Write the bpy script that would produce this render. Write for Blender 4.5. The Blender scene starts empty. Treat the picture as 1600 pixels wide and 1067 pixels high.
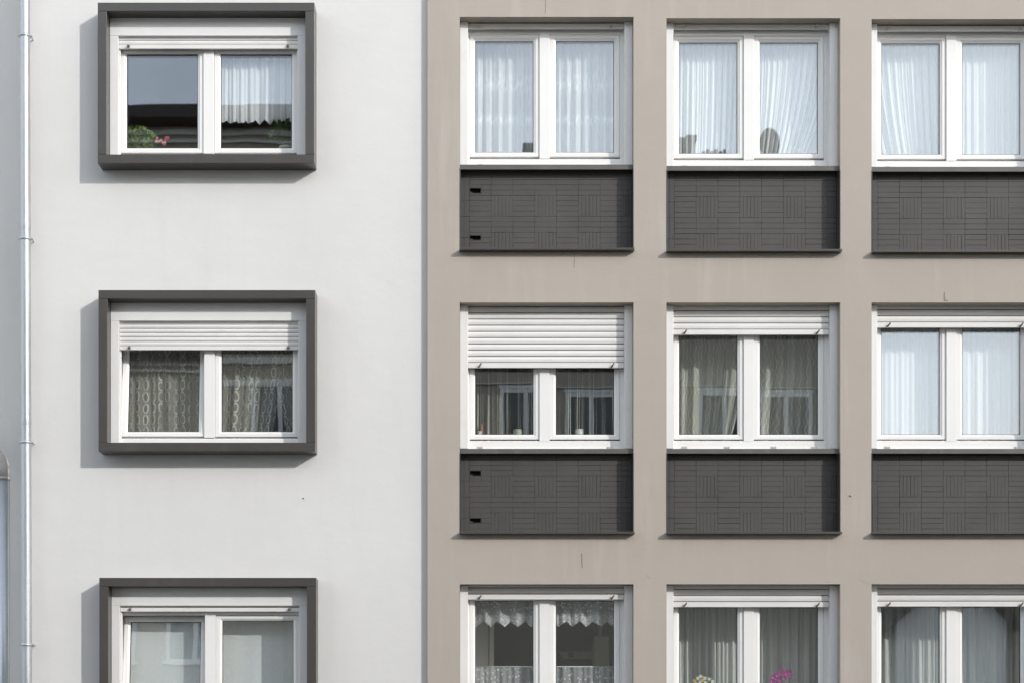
import bpy, bmesh, math, random
from mathutils import Vector, Matrix
random.seed(7)
R = math.radians
scene = bpy.context.scene
COL = scene.collection

# ------------------------------------------------------------------ camera
CAM_D, CAM_Z, F = 16.0, 1.65, 2560.0            # metres to the facade, eye height, focal length in photo pixels
cam = bpy.data.cameras.new('camera')
cam.sensor_width = 36.0
cam.sensor_fit = 'HORIZONTAL'
cam.lens = 36.0 * F / 1600.0
cam.shift_x = (800 - 735) / 1600.0
cam.shift_y = (1150 - 533.5) / 1600.0
cam.clip_start, cam.clip_end = 0.1, 2000
camo = bpy.data.objects.new('camera', cam)
COL.objects.link(camo)
camo.location = (0, -CAM_D, CAM_Z)
camo.rotation_euler = (R(90), 0, 0)
scene.camera = camo

# ------------------------------------------------------------------ light
SUN_VEC = Vector((-1.12, 1.0, -0.66)).normalized()
world = bpy.data.worlds.new('World')
scene.world = world
world.use_nodes = True
wt = world.node_tree
sky = wt.nodes.new('ShaderNodeTexSky')
sky.sky_type = 'NISHITA'
sky.sun_disc = False
sky.sun_elevation = math.asin(-SUN_VEC.z)
sky.sun_rotation = math.atan2(-SUN_VEC.x, -SUN_VEC.y)
sky.altitude = 200
sky.air_density = 1.0
sky.dust_density = 2.5
sky.ozone_density = 1.0
# thin bright cloud veil over the blue, broken up by noise
wco = wt.nodes.new('ShaderNodeTexCoord')
wno = wt.nodes.new('ShaderNodeTexNoise')
wno.inputs['Scale'].default_value = 1.6
wno.inputs['Detail'].default_value = 6
wno.inputs['Roughness'].default_value = 0.55
wt.links.new(wco.outputs['Generated'], wno.inputs['Vector'])
wra = wt.nodes.new('ShaderNodeMapRange')
wra.inputs['From Min'].default_value = 0.30
wra.inputs['From Max'].default_value = 0.75
wra.inputs['To Min'].default_value = 0.15
wra.inputs['To Max'].default_value = 0.95
wt.links.new(wno.outputs['Fac'], wra.inputs['Value'])
wmx = wt.nodes.new('ShaderNodeMix')
wmx.data_type = 'RGBA'
wt.links.new(wra.outputs[0], wmx.inputs['Factor'])
wt.links.new(sky.outputs[0], wmx.inputs['A'])
# the veil thickens and brightens towards the horizon
wsp = wt.nodes.new('ShaderNodeSeparateXYZ')
wt.links.new(wco.outputs['Generated'], wsp.inputs[0])
whz = wt.nodes.new('ShaderNodeMapRange')
whz.interpolation_type = 'SMOOTHSTEP'
whz.inputs['From Min'].default_value = 0.42
whz.inputs['From Max'].default_value = 0.66
wt.links.new(wsp.outputs[2], whz.inputs['Value'])
wcl = wt.nodes.new('ShaderNodeMix')
wcl.data_type = 'RGBA'
wt.links.new(whz.outputs[0], wcl.inputs['Factor'])
wcl.inputs['A'].default_value = (15.5, 16.7, 18.2, 1)
wcl.inputs['B'].default_value = (7.5, 7.8, 8.4, 1)
wt.links.new(wcl.outputs['Result'], wmx.inputs['B'])
wt.links.new(wmx.outputs['Result'], wt.nodes['Background'].inputs[0])
wt.nodes['Background'].inputs[1].default_value = 0.15
sun = bpy.data.lights.new('sun', 'SUN')
sun.energy = 2.0
sun.angle = R(0.5)
sun.color = (1.0, 0.97, 0.935)
suno = bpy.data.objects.new('sun', sun)
COL.objects.link(suno)
suno.rotation_euler = SUN_VEC.to_track_quat('-Z', 'Y').to_euler()
suno.location = (20, -20, 20)
scene.view_settings.view_transform = 'Standard'
scene.view_settings.look = 'None'
scene.view_settings.exposure = 0.34
scene.view_settings.gamma = 1.0
scene.cycles.transparent_max_bounces = 24
scene.cycles.max_bounces = 10

# ------------------------------------------------------------------ material helpers
class NT:
    def __init__(s, name):
        s.mat = bpy.data.materials.new(name)
        s.mat.use_nodes = True
        s.t = s.mat.node_tree
        s.t.nodes.clear()
        s.out = s.n('ShaderNodeOutputMaterial')
    def n(s, typ, **kw):
        x = s.t.nodes.new(typ)
        for k, v in kw.items():
            setattr(x, k, v)
        return x
    def l(s, a, b):
        s.t.links.new(a, b)
    def m(s, op, a, b=None, clamp=False):
        x = s.n('ShaderNodeMath', operation=op, use_clamp=clamp)
        for i, v in enumerate((a, b)):
            if v is None:
                continue
            if isinstance(v, (int, float)):
                x.inputs[i].default_value = v
            else:
                s.l(v, x.inputs[i])
        return x.outputs[0]
    def noise(s, vec, scale, detail=3, rough=0.5, mapping=None):
        x = s.n('ShaderNodeTexNoise')
        x.inputs['Scale'].default_value = scale
        x.inputs['Detail'].default_value = detail
        x.inputs['Roughness'].default_value = rough
        if mapping:
            mp = s.n('ShaderNodeMapping')
            mp.inputs['Scale'].default_value = mapping
            s.l(vec, mp.inputs['Vector'])
            vec = mp.outputs[0]
        s.l(vec, x.inputs['Vector'])
        return x.outputs['Fac']
    def mixc(s, fac, a, b):
        x = s.n('ShaderNodeMix', data_type='RGBA')
        for sock, v in ((x.inputs['Factor'], fac), (x.inputs['A'], a), (x.inputs['B'], b)):
            if isinstance(v, (int, float)):
                sock.default_value = v
            elif isinstance(v, tuple):
                sock.default_value = (*v, 1)
            else:
                s.l(v, sock)
        return x.outputs['Result']
    def ramp(s, v, lo, hi):
        x = s.n('ShaderNodeMapRange')
        x.inputs['From Min'].default_value = lo
        x.inputs['From Max'].default_value = hi
        s.l(v, x.inputs['Value'])
        return x.outputs[0]

def pmat(name, col, rough=0.6, var=0.06, scale=3.0, bump=0.0, bscale=60.0, metal=0.0, stretch=(1, 1, 1), spec=0.5, stain=None):
    t = NT(name)
    co = t.n('ShaderNodeTexCoord').outputs['Object']
    p = t.n('ShaderNodeBsdfPrincipled')
    f = t.ramp(t.noise(co, scale, 5, 0.6, stretch), 0.3, 0.7)
    c = t.mixc(f, tuple(x * (1 - var) for x in col), tuple(min(1, x * (1 + var)) for x in col))
    if stain:
        g = t.ramp(t.noise(co, stain[0], 6, 0.65, stain[3] if len(stain) > 3 else None), 0.56, 0.78)
        c = t.mixc(t.m('MULTIPLY', g, stain[2]), c, stain[1])
    t.l(c, p.inputs['Base Color'])
    p.inputs['Roughness'].default_value = rough
    p.inputs['Metallic'].default_value = metal
    p.inputs['Specular IOR Level'].default_value = spec
    if bump:
        b = t.n('ShaderNodeBump')
        b.inputs['Strength'].default_value = 0.6
        b.inputs['Distance'].default_value = bump
        t.l(t.noise(co, bscale, 4, 0.6), b.inputs['Height'])
        t.l(b.outputs[0], p.inputs['Normal'])
    t.l(p.outputs[0], t.out.inputs[0])
    return t.mat

def stucco(name, col, streak, sc):
    """painted fine render: big mottling, trowel bands, faint run-off streaks with their own shape, fine grain"""
    t = NT(name)
    co = t.n('ShaderNodeTexCoord').outputs['Object']
    p = t.n('ShaderNodeBsdfPrincipled')
    a = t.ramp(t.noise(co, 0.9, 4, 0.55, (1, 1, 0.8)), 0.3, 0.7)
    b = t.ramp(t.noise(co, 5.0, 5, 0.6, (1, 1, 1)), 0.3, 0.7)
    c = t.mixc(a, tuple(x * 0.965 for x in col), tuple(x * 1.03 for x in col))
    c = t.mixc(t.m('MULTIPLY', b, 0.35), c, tuple(x * 0.95 for x in col))
    s = t.ramp(t.noise(co, 3.2, 4, 0.6, (2.2, 1, 0.22)), 0.5, 0.75)
    m_ = t.ramp(t.noise(co, 0.55, 2, 0.5), 0.42, 0.62)
    c = t.mixc(t.m('MULTIPLY', t.m('MULTIPLY', s, m_), sc), c, streak)
    t.l(c, p.inputs['Base Color'])
    p.inputs['Roughness'].default_value = 0.9
    p.inputs['Specular IOR Level'].default_value = 0.2
    b1 = t.n('ShaderNodeBump')
    b1.inputs['Strength'].default_value = 0.35
    b1.inputs['Distance'].default_value = 0.004
    t.l(t.noise(co, 90, 3, 0.6), b1.inputs['Height'])
    b2 = t.n('ShaderNodeBump')
    b2.inputs['Strength'].default_value = 0.25
    b2.inputs['Distance'].default_value = 0.02
    t.l(t.noise(co, 2.6, 3, 0.5, (1, 1, 1.6)), b2.inputs['Height'])
    t.l(b1.outputs[0], b2.inputs['Normal'])
    t.l(b2.outputs[0], p.inputs['Normal'])
    t.l(p.outputs[0], t.out.inputs[0])
    return t.mat

def glass_mat(name, fac):
    t = NT(name)
    co = t.n('ShaderNodeTexCoord').outputs['Object']
    tr = t.n('ShaderNodeBsdfTransparent')
    tr.inputs[0].default_value = (0.965, 0.975, 0.97, 1)
    gl = t.n('ShaderNodeBsdfGlossy')
    gl.inputs['Roughness'].default_value = 0.0
    gl.inputs['Color'].default_value = (0.93, 0.97, 1.0, 1)
    b = t.n('ShaderNodeBump')
    b.inputs['Strength'].default_value = 0.25
    b.inputs['Distance'].default_value = 0.0014
    t.l(t.noise(co, 2.2, 1, 0.3), b.inputs['Height'])
    t.l(b.outputs[0], gl.inputs['Normal'])
    lw = t.n('ShaderNodeLayerWeight')
    lw.inputs['Blend'].default_value = 0.5
    mx = t.n('ShaderNodeMixShader')
    t.l(t.m('ADD', t.m('MULTIPLY', t.m('POWER', lw.outputs['Facing'], 4.0), 0.6, True), fac, True), mx.inputs[0])
    t.l(tr.outputs[0], mx.inputs[1])
    t.l(gl.outputs[0], mx.inputs[2])
    t.l(mx.outputs[0], t.out.inputs[0])
    return t.mat

def cloth_mat(name, col, base, top, kind, transl=0.5):
    """sheer curtain cloth: thread cover varies with a woven pattern laid out in the cloth's own metres (UV)"""
    t = NT(name)
    uv = t.n('ShaderNodeTexCoord').outputs['UV']
    sp = t.n('ShaderNodeSeparateXYZ')
    t.l(uv, sp.inputs[0])
    u, v = sp.outputs[0], sp.outputs[1]
    wob = t.n('ShaderNodeTexNoise')
    wob.inputs['Scale'].default_value = 5.0
    t.l(uv, wob.inputs['Vector'])
    wsep = t.n('ShaderNodeSeparateColor')
    t.l(wob.outputs['Color'], wsep.inputs[0])
    u = t.m('ADD', u, t.m('MULTIPLY', t.m('SUBTRACT', wsep.outputs[0], 0.5), 0.05))
    v = t.m('ADD', v, t.m('MULTIPLY', t.m('SUBTRACT', wsep.outputs[1], 0.5), 0.05))
    def cell(x, per):
        return t.m('MULTIPLY', t.m('SUBTRACT', t.m('FRACT', t.m('DIVIDE', x, per)), 0.5), per)
    if kind == 'ovals':
        fu, fv = cell(u, 0.105), cell(v, 0.115)
        d = t.m('SQRT', t.m('ADD', t.m('POWER', t.m('DIVIDE', fu, 0.030), 2), t.m('POWER', t.m('DIVIDE', fv, 0.047), 2)))
        k = t.m('SUBTRACT', 1.0, t.m('MULTIPLY', t.m('ABSOLUTE', t.m('SUBTRACT', d, 1.0)), 3.0), True)
        g = t.ramp(t.noise(uv, 26, 2, 0.5, (1, 0.4, 1)), 0.5, 0.7)
        k = t.m('MAXIMUM', k, t.m('MULTIPLY', g, 0.22))
    elif kind == 'waves':
        w = t.m('ADD', u, t.m('MULTIPLY', t.m('SINE', t.m('MULTIPLY', v, 42.0)), 0.013))
        k = t.m('SUBTRACT', 1.0, t.m('MULTIPLY', t.m('ABSOLUTE', cell(w, 0.062)), 90.0), True)
        g = t.ramp(t.noise(uv, 45, 3, 0.6), 0.5, 0.7)
        k = t.m('MAXIMUM', k, t.m('MULTIPLY', g, 0.3))
    elif kind == 'dots':
        vo = t.n('ShaderNodeTexVoronoi')
        vo.inputs['Scale'].default_value = 26
        t.l(uv, vo.inputs['Vector'])
        k = t.m('MULTIPLY', t.m('SUBTRACT', 0.34, vo.outputs['Distance']), 9.0, True)
        hem = t.m('MULTIPLY', t.m('SUBTRACT', v, 0.20), 14.0, True)
        nn = t.ramp(t.noise(uv, 70, 3, 0.6), 0.42, 0.56)
        k = t.m('MAXIMUM', k, t.m('MULTIPLY', hem, nn)) if 'valance' in name else k
    elif kind == 'swirl':
        n1 = t.noise(uv, 6.5, 2, 0.4)
        k = t.m('SUBTRACT', 1.0, t.m('MULTIPLY', t.m('ABSOLUTE', t.m('SUBTRACT', t.m('FRACT', t.m('MULTIPLY', n1, 9.0)), 0.5)), 6.0), True)
    elif kind == 'strings':
        w = t.noise(uv, 1.0, 3, 0.7, (75, 0.12, 1))
        k = t.ramp(w, 0.545, 0.60)
    elif kind == 'lace':
        w = t.noise(uv, 1.0, 4, 0.6, (55, 40, 1))
        band = t.m('SUBTRACT', 1.0, t.m('MULTIPLY', t.m('ABSOLUTE', t.m('SUBTRACT', v, 0.50)), 9.0), True)
        k = t.m('ADD', t.m('MULTIPLY', t.ramp(w, 0.45, 0.6), band), 0.0, True)
    elif kind == 'banded':
        b1 = t.m('SUBTRACT', 1.0, t.m('MULTIPLY', t.m('ABSOLUTE', t.m('SUBTRACT', v, 0.48)), 7.0), True)
        b2 = t.m('SUBTRACT', 1.0, t.m('MULTIPLY', t.m('ABSOLUTE', t.m('SUBTRACT', v, 0.84)), 12.0), True)
        w = t.ramp(t.noise(uv, 1.0, 3, 0.6, (40, 9, 1)), 0.4, 0.65)
        k = t.m('MULTIPLY', t.m('MAXIMUM', b1, b2), w)
    else:
        k = t.ramp(t.noise(uv, 1.0, 3, 0.6, (38, 0.5, 1)), 0.4, 0.7)
    if kind in ('ovals', 'waves', 'dots', 'swirl'):      # the weave is worn and uneven
        k = t.m('MULTIPLY', k, t.m('ADD', 0.35, t.ramp(t.noise(uv, 4.0, 4, 0.6), 0.35, 0.65), True))
    if kind in ('ovals', 'waves'):                       # some columns of the pattern are fainter
        k = t.m('MULTIPLY', k, t.m('ADD', 0.3, t.ramp(t.noise(uv, 1.0, 2, 0.5, (13, 0.8, 1)), 0.38, 0.62), True))
    df = t.n('ShaderNodeBsdfDiffuse')
    tl = t.n('ShaderNodeBsdfTranslucent')
    for x in (df, tl):
        x.inputs[0].default_value = (*col, 1)
    m1 = t.n('ShaderNodeMixShader')
    m1.inputs[0].default_value = transl
    t.l(df.outputs[0], m1.inputs[1])
    t.l(tl.outputs[0], m1.inputs[2])
    tr = t.n('ShaderNodeBsdfTransparent')
    m2 = t.n('ShaderNodeMixShader')
    t.l(t.m('ADD', base, t.m('MULTIPLY', k, top - base), True), m2.inputs[0])
    t.l(tr.outputs[0], m2.inputs[1])
    t.l(m1.outputs[0], m2.inputs[2])
    t.l(m2.outputs[0], t.out.inputs[0])
    return t.mat

def slot_mat(name, col, dark, freq):
    """strip between two shutter slats, punched with a row of light slots"""
    t = NT(name)
    co = t.n('ShaderNodeTexCoord').outputs['Object']
    sp = t.n('ShaderNodeSeparateXYZ')
    t.l(co, sp.inputs[0])
    f = t.m('FRACT', t.m('MULTIPLY', sp.outputs[0], freq))
    k = t.m('GREATER_THAN', f, 0.5)
    p = t.n('ShaderNodeBsdfPrincipled')
    t.l(t.mixc(k, dark, col), p.inputs['Base Color'])
    p.inputs['Roughness'].default_value = 0.6
    t.l(p.outputs[0], t.out.inputs[0])
    return t.mat

def galvanised(name, base=(0.62, 0.65, 0.69)):
    t = NT(name)
    co = t.n('ShaderNodeTexCoord').outputs['Object']
    vo = t.n('ShaderNodeTexVoronoi')
    vo.inputs['Scale'].default_value = 38
    t.l(co, vo.inputs['Vector'])
    p = t.n('ShaderNodeBsdfPrincipled')
    f = t.ramp(vo.outputs['Distance'], 0.0, 0.8)
    n = t.ramp(t.noise(co, 4, 5, 0.65, (1, 1, 0.35)), 0.35, 0.7)
    c = t.mixc(t.m('MULTIPLY', f, 0.35), base, tuple(x * 0.72 for x in base))
    c = t.mixc(t.m('MULTIPLY', n, 0.5), c, tuple(min(1, x * 1.3) for x in base))
    t.l(c, p.inputs['Base Color'])
    p.inputs['Metallic'].default_value = 0.65
    t.l(t.m('ADD', 0.36, t.m('MULTIPLY', n, 0.2)), p.inputs['Roughness'])
    t.l(p.outputs[0], t.out.inputs[0])
    return t.mat

M = {}
M['white_render'] = stucco('white_render', (0.672, 0.664, 0.646), (0.60, 0.585, 0.56), 0.35)
M['brown_render'] = stucco('brown_render', (0.425, 0.380, 0.330), (0.48, 0.44, 0.395), 0.85)
M['pale_render'] = stucco('pale_render', (0.78, 0.765, 0.735), (0.55, 0.54, 0.53), 0.4)
M['charcoal'] = pmat('charcoal_paint', (0.065, 0.060, 0.056), 0.30, 0.08, 2.5, 0.0008, 180, stain=(2.2, (0.12, 0.112, 0.105), 0.5, (1, 1, 0.5)))
M['charcoal_tile'] = pmat('charcoal_tile', (0.060, 0.0555, 0.052), 0.6, 0.12, 3.0, 0.0012, 140)
M['grout'] = pmat('dark_joint', (0.045, 0.042, 0.040), 0.8, 0.1)
M['sill'] = pmat('sill_metal', (0.105, 0.098, 0.090), 0.45, 0.12, 5, stain=(7, (0.2, 0.185, 0.165), 0.45, (1, 1, 1)))
M['pvc'] = pmat('white_upvc', (0.80, 0.79, 0.765), 0.35, 0.02, 2.0, stain=(4, (0.66, 0.61, 0.54), 0.25))
M['rail'] = pmat('guide_rail_paint', (0.76, 0.755, 0.74), 0.4, 0.03, 2.0, stain=(5, (0.60, 0.57, 0.52), 0.3))
M['gasket'] = pmat('black_gasket', (0.025, 0.025, 0.027), 0.6, 0.1)
M['slat'] = pmat('shutter_slat', (0.73, 0.715, 0.69), 0.5, 0.05, 1.5, stain=(3, (0.52, 0.49, 0.45), 0.3, (1, 1, 3)))
M['slot'] = slot_mat('shutter_slots', (0.24, 0.235, 0.22), (0.03, 0.03, 0.03), 45)
M['joint'] = pmat('shutter_joint', (0.34, 0.33, 0.31), 0.6)
M['knob'] = pmat('shutter_stop_plastic', (0.16, 0.14, 0.12), 0.5)
M['knob_pale'] = pmat('shutter_stop_pale', (0.5, 0.47, 0.43), 0.5)
M['glass'] = glass_mat('window_glass', 0.122)
M['zinc'] = galvanised('galvanised_zinc', (0.44, 0.455, 0.47))
M['zinc_dull'] = galvanised('weathered_zinc', (0.50, 0.54, 0.57))
M['copper'] = pmat('brown_elbow_paint', (0.50, 0.47, 0.45), 0.5, 0.1, 6)
M['room'] = pmat('room_wall_paint', (0.40, 0.355, 0.29), 0.9, 0.05)
M['board'] = pmat('window_board', (0.5, 0.48, 0.44), 0.5, 0.05)
M['crack'] = pmat('hairline_crack', (0.13, 0.115, 0.10), 0.9)
M['leaf'] = pmat('leaf_green', (0.15, 0.25, 0.06), 0.5, 0.45, 30)
M['leaf_dark'] = pmat('leaf_dark_green', (0.05, 0.11, 0.03), 0.5, 0.45, 30)
M['pink'] = pmat('pink_petal', (0.75, 0.33, 0.36), 0.6, 0.2, 40)
M['red'] = pmat('red_petal', (0.55, 0.05, 0.12), 0.6, 0.2, 40)
M['magenta'] = pmat('magenta_petal', (0.46, 0.05, 0.30), 0.5, 0.3, 40)
M['white_petal'] = pmat('white_petal', (0.82, 0.80, 0.70), 0.6, 0.1, 40)
M['yellow'] = pmat('yellow_petal', (0.75, 0.55, 0.06), 0.6, 0.2, 40)
M['terracotta'] = pmat('terracotta', (0.35, 0.15, 0.08), 0.8, 0.1, 10)
M['stem'] = pmat('pale_stem', (0.30, 0.32, 0.17), 0.7, 0.1)
M['ceramic'] = pmat('white_ceramic', (0.75, 0.74, 0.70), 0.3, 0.03)
M['greenpot'] = pmat('leaf_print_ceramic', (0.62, 0.66, 0.50), 0.35, 0.55, 35)
M['tin'] = pmat('brown_tin', (0.20, 0.165, 0.13), 0.45, 0.25, 18, metal=0.3)
M['palegreen'] = pmat('pale_green_card', (0.52, 0.55, 0.38), 0.6, 0.15, 14)
M['darkgreen'] = pmat('dark_green_card', (0.10, 0.12, 0.075), 0.6, 0.15, 14)
M['plate'] = pmat('slate_green_plate', (0.085, 0.095, 0.085), 0.4, 0.12, 8)
M['appliance'] = pmat('enamel_appliance', (0.82, 0.77, 0.62), 0.4, 0.04)
M['steel'] = pmat('dull_steel', (0.58, 0.55, 0.50), 0.45, 0.1, metal=0.2)
M['asphalt'] = pmat('asphalt', (0.055, 0.054, 0.052), 0.9, 0.2, 8, 0.004, 200)
M['paving'] = pmat('paving', (0.20, 0.19, 0.18), 0.9, 0.15, 5, 0.003, 120)
M['soil'] = pmat('earth', (0.16, 0.15, 0.12), 0.95, 0.2, 0.3)
M['ochre_render'] = stucco('ochre_render', (0.36, 0.31, 0.245), (0.27, 0.24, 0.20), 0.5)
M['beige_render'] = stucco('beige_render', (0.36, 0.325, 0.27), (0.28, 0.26, 0.22), 0.5)
M['roof_tile'] = pmat('dark_roof_tile', (0.055, 0.045, 0.042), 0.8, 0.2, 6, 0.01, 20)
M['band'] = pmat('pale_cornice', (0.62, 0.60, 0.56), 0.8, 0.06)
M['far_frame'] = pmat('far_white_frame', (0.68, 0.67, 0.64), 0.5, 0.03)
M['far_glass'] = pmat('far_dark_glass', (0.03, 0.035, 0.04), 0.08, 0.1)

CL = {}
CL['sheer_a'] = cloth_mat('sheer_banded_voile', (0.94, 0.94, 0.92), 0.62, 1.0, 'banded', 0.12)
CL['sheer_b'] = cloth_mat('sheer_voile', (0.94, 0.95, 0.94), 0.78, 1.0, 'plain', 0.12)
CL['sheer_c'] = cloth_mat('dense_voile', (0.80, 0.805, 0.80), 0.84, 0.99, 'plain', 0.14)
CL['lace_half'] = cloth_mat('lace_half_curtain', (0.93, 0.94, 0.95), 0.80, 1.0, 'lace', 0.12)
CL['ovals'] = cloth_mat('oval_lace', (0.86, 0.86, 0.78), 0.26, 0.90, 'ovals', 0.12)
CL['waves'] = cloth_mat('wave_lace', (0.88, 0.88, 0.78), 0.55, 1.0, 'waves', 0.12)
CL['dots'] = cloth_mat('dotted_lace', (0.93, 0.94, 0.96), 0.42, 1.0, 'dots', 0.12)
CL['valance'] = cloth_mat('dotted_valance', (0.93, 0.94, 0.96), 0.42, 1.0, 'dots', 0.12)
CL['swirl'] = cloth_mat('swirl_net', (0.90, 0.93, 0.94), 0.92, 1.0, 'swirl', 0.08)
CL['strings'] = cloth_mat('string_curtain', (0.88, 0.85, 0.74), 0.03, 1.0, 'strings', 0.15)
CL['grey'] = cloth_mat('grey_voile', (0.86, 0.88, 0.85), 0.86, 1.0, 'plain', 0.12)

# ------------------------------------------------------------------ mesh helpers
class MB:
    """collects shapes in world metres; build() links them as one mesh object"""
    def __init__(s):
        s.bm = bmesh.new()
        s.mi = 0
        s.uv = s.bm.loops.layers.uv.new('UVMap')
    def face(s, pts, smooth=False):
        f = s.bm.faces.new([s.bm.verts.new(p) for p in pts])
        f.material_index = s.mi
        f.smooth = smooth
        return f
    def box(s, x0, x1, y0, y1, z0, z1, bev=0.0, mat=None):
        b = bmesh.new()
        r = bmesh.ops.create_cube(b, size=1)
        for v in b.verts:
            v.co = Vector(((x0 + x1) / 2 + v.co.x * (x1 - x0), (y0 + y1) / 2 + v.co.y * (y1 - y0), (z0 + z1) / 2 + v.co.z * (z1 - z0)))
        if bev:
            bmesh.ops.bevel(b, geom=list(b.edges), offset=bev, segments=2, affect='EDGES', profile=0.5)
        s.merge(b, mat)
    def merge(s, b, mat=None):
        mp = {}
        for v in b.verts:
            mp[v] = s.bm.verts.new(mat @ v.co if mat else v.co)
        for f in b.faces:
            g = s.bm.faces.new([mp[v] for v in f.verts])
            g.material_index = s.mi
            g.smooth = f.smooth
        b.free()
    def ring(s, x0, x1, z0, z1, prof, mat=None, smooth=False):
        """mitred rectangular ring swept along a closed profile of (inset, y)"""
        def corner(i, y):
            return [(x0 + i, y, z0 + i), (x1 - i, y, z0 + i), (x1 - i, y, z1 - i), (x0 + i, y, z1 - i)]
        n = len(prof)
        vs = []
        for (i, y) in prof:
            vs.append([s.bm.verts.new((mat @ Vector(p)) if mat else p) for p in corner(i, y)])
        for a in range(n):
            b = (a + 1) % n
            for c in range(4):
                d = (c + 1) % 4
                f = s.bm.faces.new((vs[a][c], vs[a][d], vs[b][d], vs[b][c]))
                f.material_index = s.mi
                f.smooth = smooth
    def tube(s, pts, r, seg=14, cap=True, radii=None):
        rings = []
        pts = [Vector(p) for p in pts]
        for i, p in enumerate(pts):
            d = (pts[min(i + 1, len(pts) - 1)] - pts[max(i - 1, 0)]).normalized()
            a = d.orthogonal().normalized() if abs(d.z) < 0.99 else Vector((1, 0, 0))
            if i and abs(d.z) < 0.99:
                a = (prev - d * prev.dot(d)).normalized()
            prev = a
            b = d.cross(a)
            rr = radii[i] if radii else r
            rings.append([s.bm.verts.new(p + rr * (math.cos(2 * math.pi * k / seg) * a + math.sin(2 * math.pi * k / seg) * b)) for k in range(seg)])
        for a, b in zip(rings, rings[1:]):
            for k in range(seg):
                f = s.bm.faces.new((a[k], a[(k + 1) % seg], b[(k + 1) % seg], b[k]))
                f.smooth = True
                f.material_index = s.mi
        if cap:
            for rg in (rings[0], rings[-1]):
                s.bm.faces.new(rg).material_index = s.mi
    def lathe(s, c, prof, seg=20):
        rings = []
        for (r, z) in prof:
            rings.append([s.bm.verts.new((c[0] + r * math.cos(2 * math.pi * k / seg), c[1] + r * math.sin(2 * math.pi * k / seg), c[2] + z)) for k in range(seg)])
        for a, b in zip(rings, rings[1:]):
            for k in range(seg):
                f = s.bm.faces.new((a[k], a[(k + 1) % seg], b[(k + 1) % seg], b[k]))
                f.smooth = True
                f.material_index = s.mi
        s.bm.faces.new(rings[0]).material_index = s.mi
        s.bm.faces.new(rings[-1]).material_index = s.mi
    def build(s, name, mats, parent=None, origin=None, label=None):
        o0 = Vector(origin) if origin is not None else (wloc(parent) if parent else Vector((0, 0, 0)))
        bmesh.ops.recalc_face_normals(s.bm, faces=list(s.bm.faces))
        for v in s.bm.verts:
            v.co -= o0
        me = bpy.data.meshes.new(name)
        s.bm.to_mesh(me)
        s.bm.free()
        for m in (mats if isinstance(mats, (list, tuple)) else [mats]):
            me.materials.append(m)
        o = bpy.data.objects.new(name, me)
        COL.objects.link(o)
        if parent:
            o.parent = parent
            o.location = o0 - wloc(parent)
        else:
            o.location = o0
        if label:
            o['label'] = label
        return o

def wloc(o):
    p = Vector(o.location)
    while o.parent:
        o = o.parent
        p += Vector(o.location)
    return p

def tag(o, label, cat, group=None):
    o['label'] = label
    o['category'] = cat
    if group:
        o['group'] = group
    return o

def thing(name, loc, label, cat, group=None):
    o = bpy.data.objects.new(name, None)
    COL.objects.link(o)
    o.location = loc
    o.empty_display_size = 0.2
    return tag(o, label, cat, group)

def wall_holes(mb, x0, x1, z0, z1, yf, yb, holes):
    xs = sorted({x0, x1, *[h[0] for h in holes], *[h[1] for h in holes]})
    zs = sorted({z0, z1, *[h[2] for h in holes], *[h[3] for h in holes]})
    def solid(i, j):
        if i < 0 or j < 0 or i >= len(xs) - 1 or j >= len(zs) - 1:
            return False
        cx, cz = (xs[i] + xs[i + 1]) / 2, (zs[j] + zs[j + 1]) / 2
        return not any(h[0] < cx < h[1] and h[2] < cz < h[3] for h in holes)
    vd = {}
    def V(x, y, z):
        k = (round(x, 5), round(y, 5), round(z, 5))
        if k not in vd:
            vd[k] = mb.bm.verts.new(k)
        return vd[k]
    def q(*p):
        mb.bm.faces.new([V(*a) for a in p]).material_index = mb.mi
    for i in range(len(xs) - 1):
        for j in range(len(zs) - 1):
            if not solid(i, j):
                continue
            a, b, c, d = xs[i], xs[i + 1], zs[j], zs[j + 1]
            q((a, yf, c), (b, yf, c), (b, yf, d), (a, yf, d))
            q((a, yb, c), (a, yb, d), (b, yb, d), (b, yb, c))
            if not solid(i - 1, j): q((a, yf, c), (a, yf, d), (a, yb, d), (a, yb, c))
            if not solid(i + 1, j): q((b, yf, c), (b, yb, c), (b, yb, d), (b, yf, d))
            if not solid(i, j - 1): q((a, yf, c), (a, yb, c), (b, yb, c), (b, yf, c))
            if not solid(i, j + 1): q((a, yf, d), (b, yf, d), (b, yb, d), (a, yb, d))

def px(x, Y=0.0):
    return (x - 735) / F * (CAM_D + Y)
def pz(y, Y=0.0):
    return CAM_Z + (1150 - y) / F * (CAM_D + Y)

# ------------------------------------------------------------------ measured facade
WY = 0.056                                       # white wall lies 56 mm behind the brown one
SEAM = px(668)
LEFT = px(47, WY)
LW = [(px(152.5, -.144), pz(4.5, -.144), 0.376, False), (px(153.7, -.144), pz(453.5, -.144), 0.537, True), (px(155, -.144), pz(902, -.144), 0.315, True)]
SW, SH = 2.10, 1.555                             # charcoal surround, outer size
RW = {}
for c, xl in enumerate((-0.1035, 1.915, 3.918)):
    for r, ys in enumerate(((27.0, 29.0, 30.4), (472.8, 472.8, 472.8), (912.1, 912.0, 912.0))):
        RW[(r, c)] = (xl, pz(ys[c]))
OW = 1.697
SHUT = {(0, 0): .059, (0, 1): .050, (0, 2): .062, (1, 0): .606, (1, 1): .282, (1, 2): .212, (2, 0): .139, (2, 1): .2145, (2, 2): .209}
SILLV = {0: 1.427, 1: 1.416, 2: 1.416}
LEDGEV = {0: 2.276, 1: 2.244, 2: 2.244}

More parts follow.
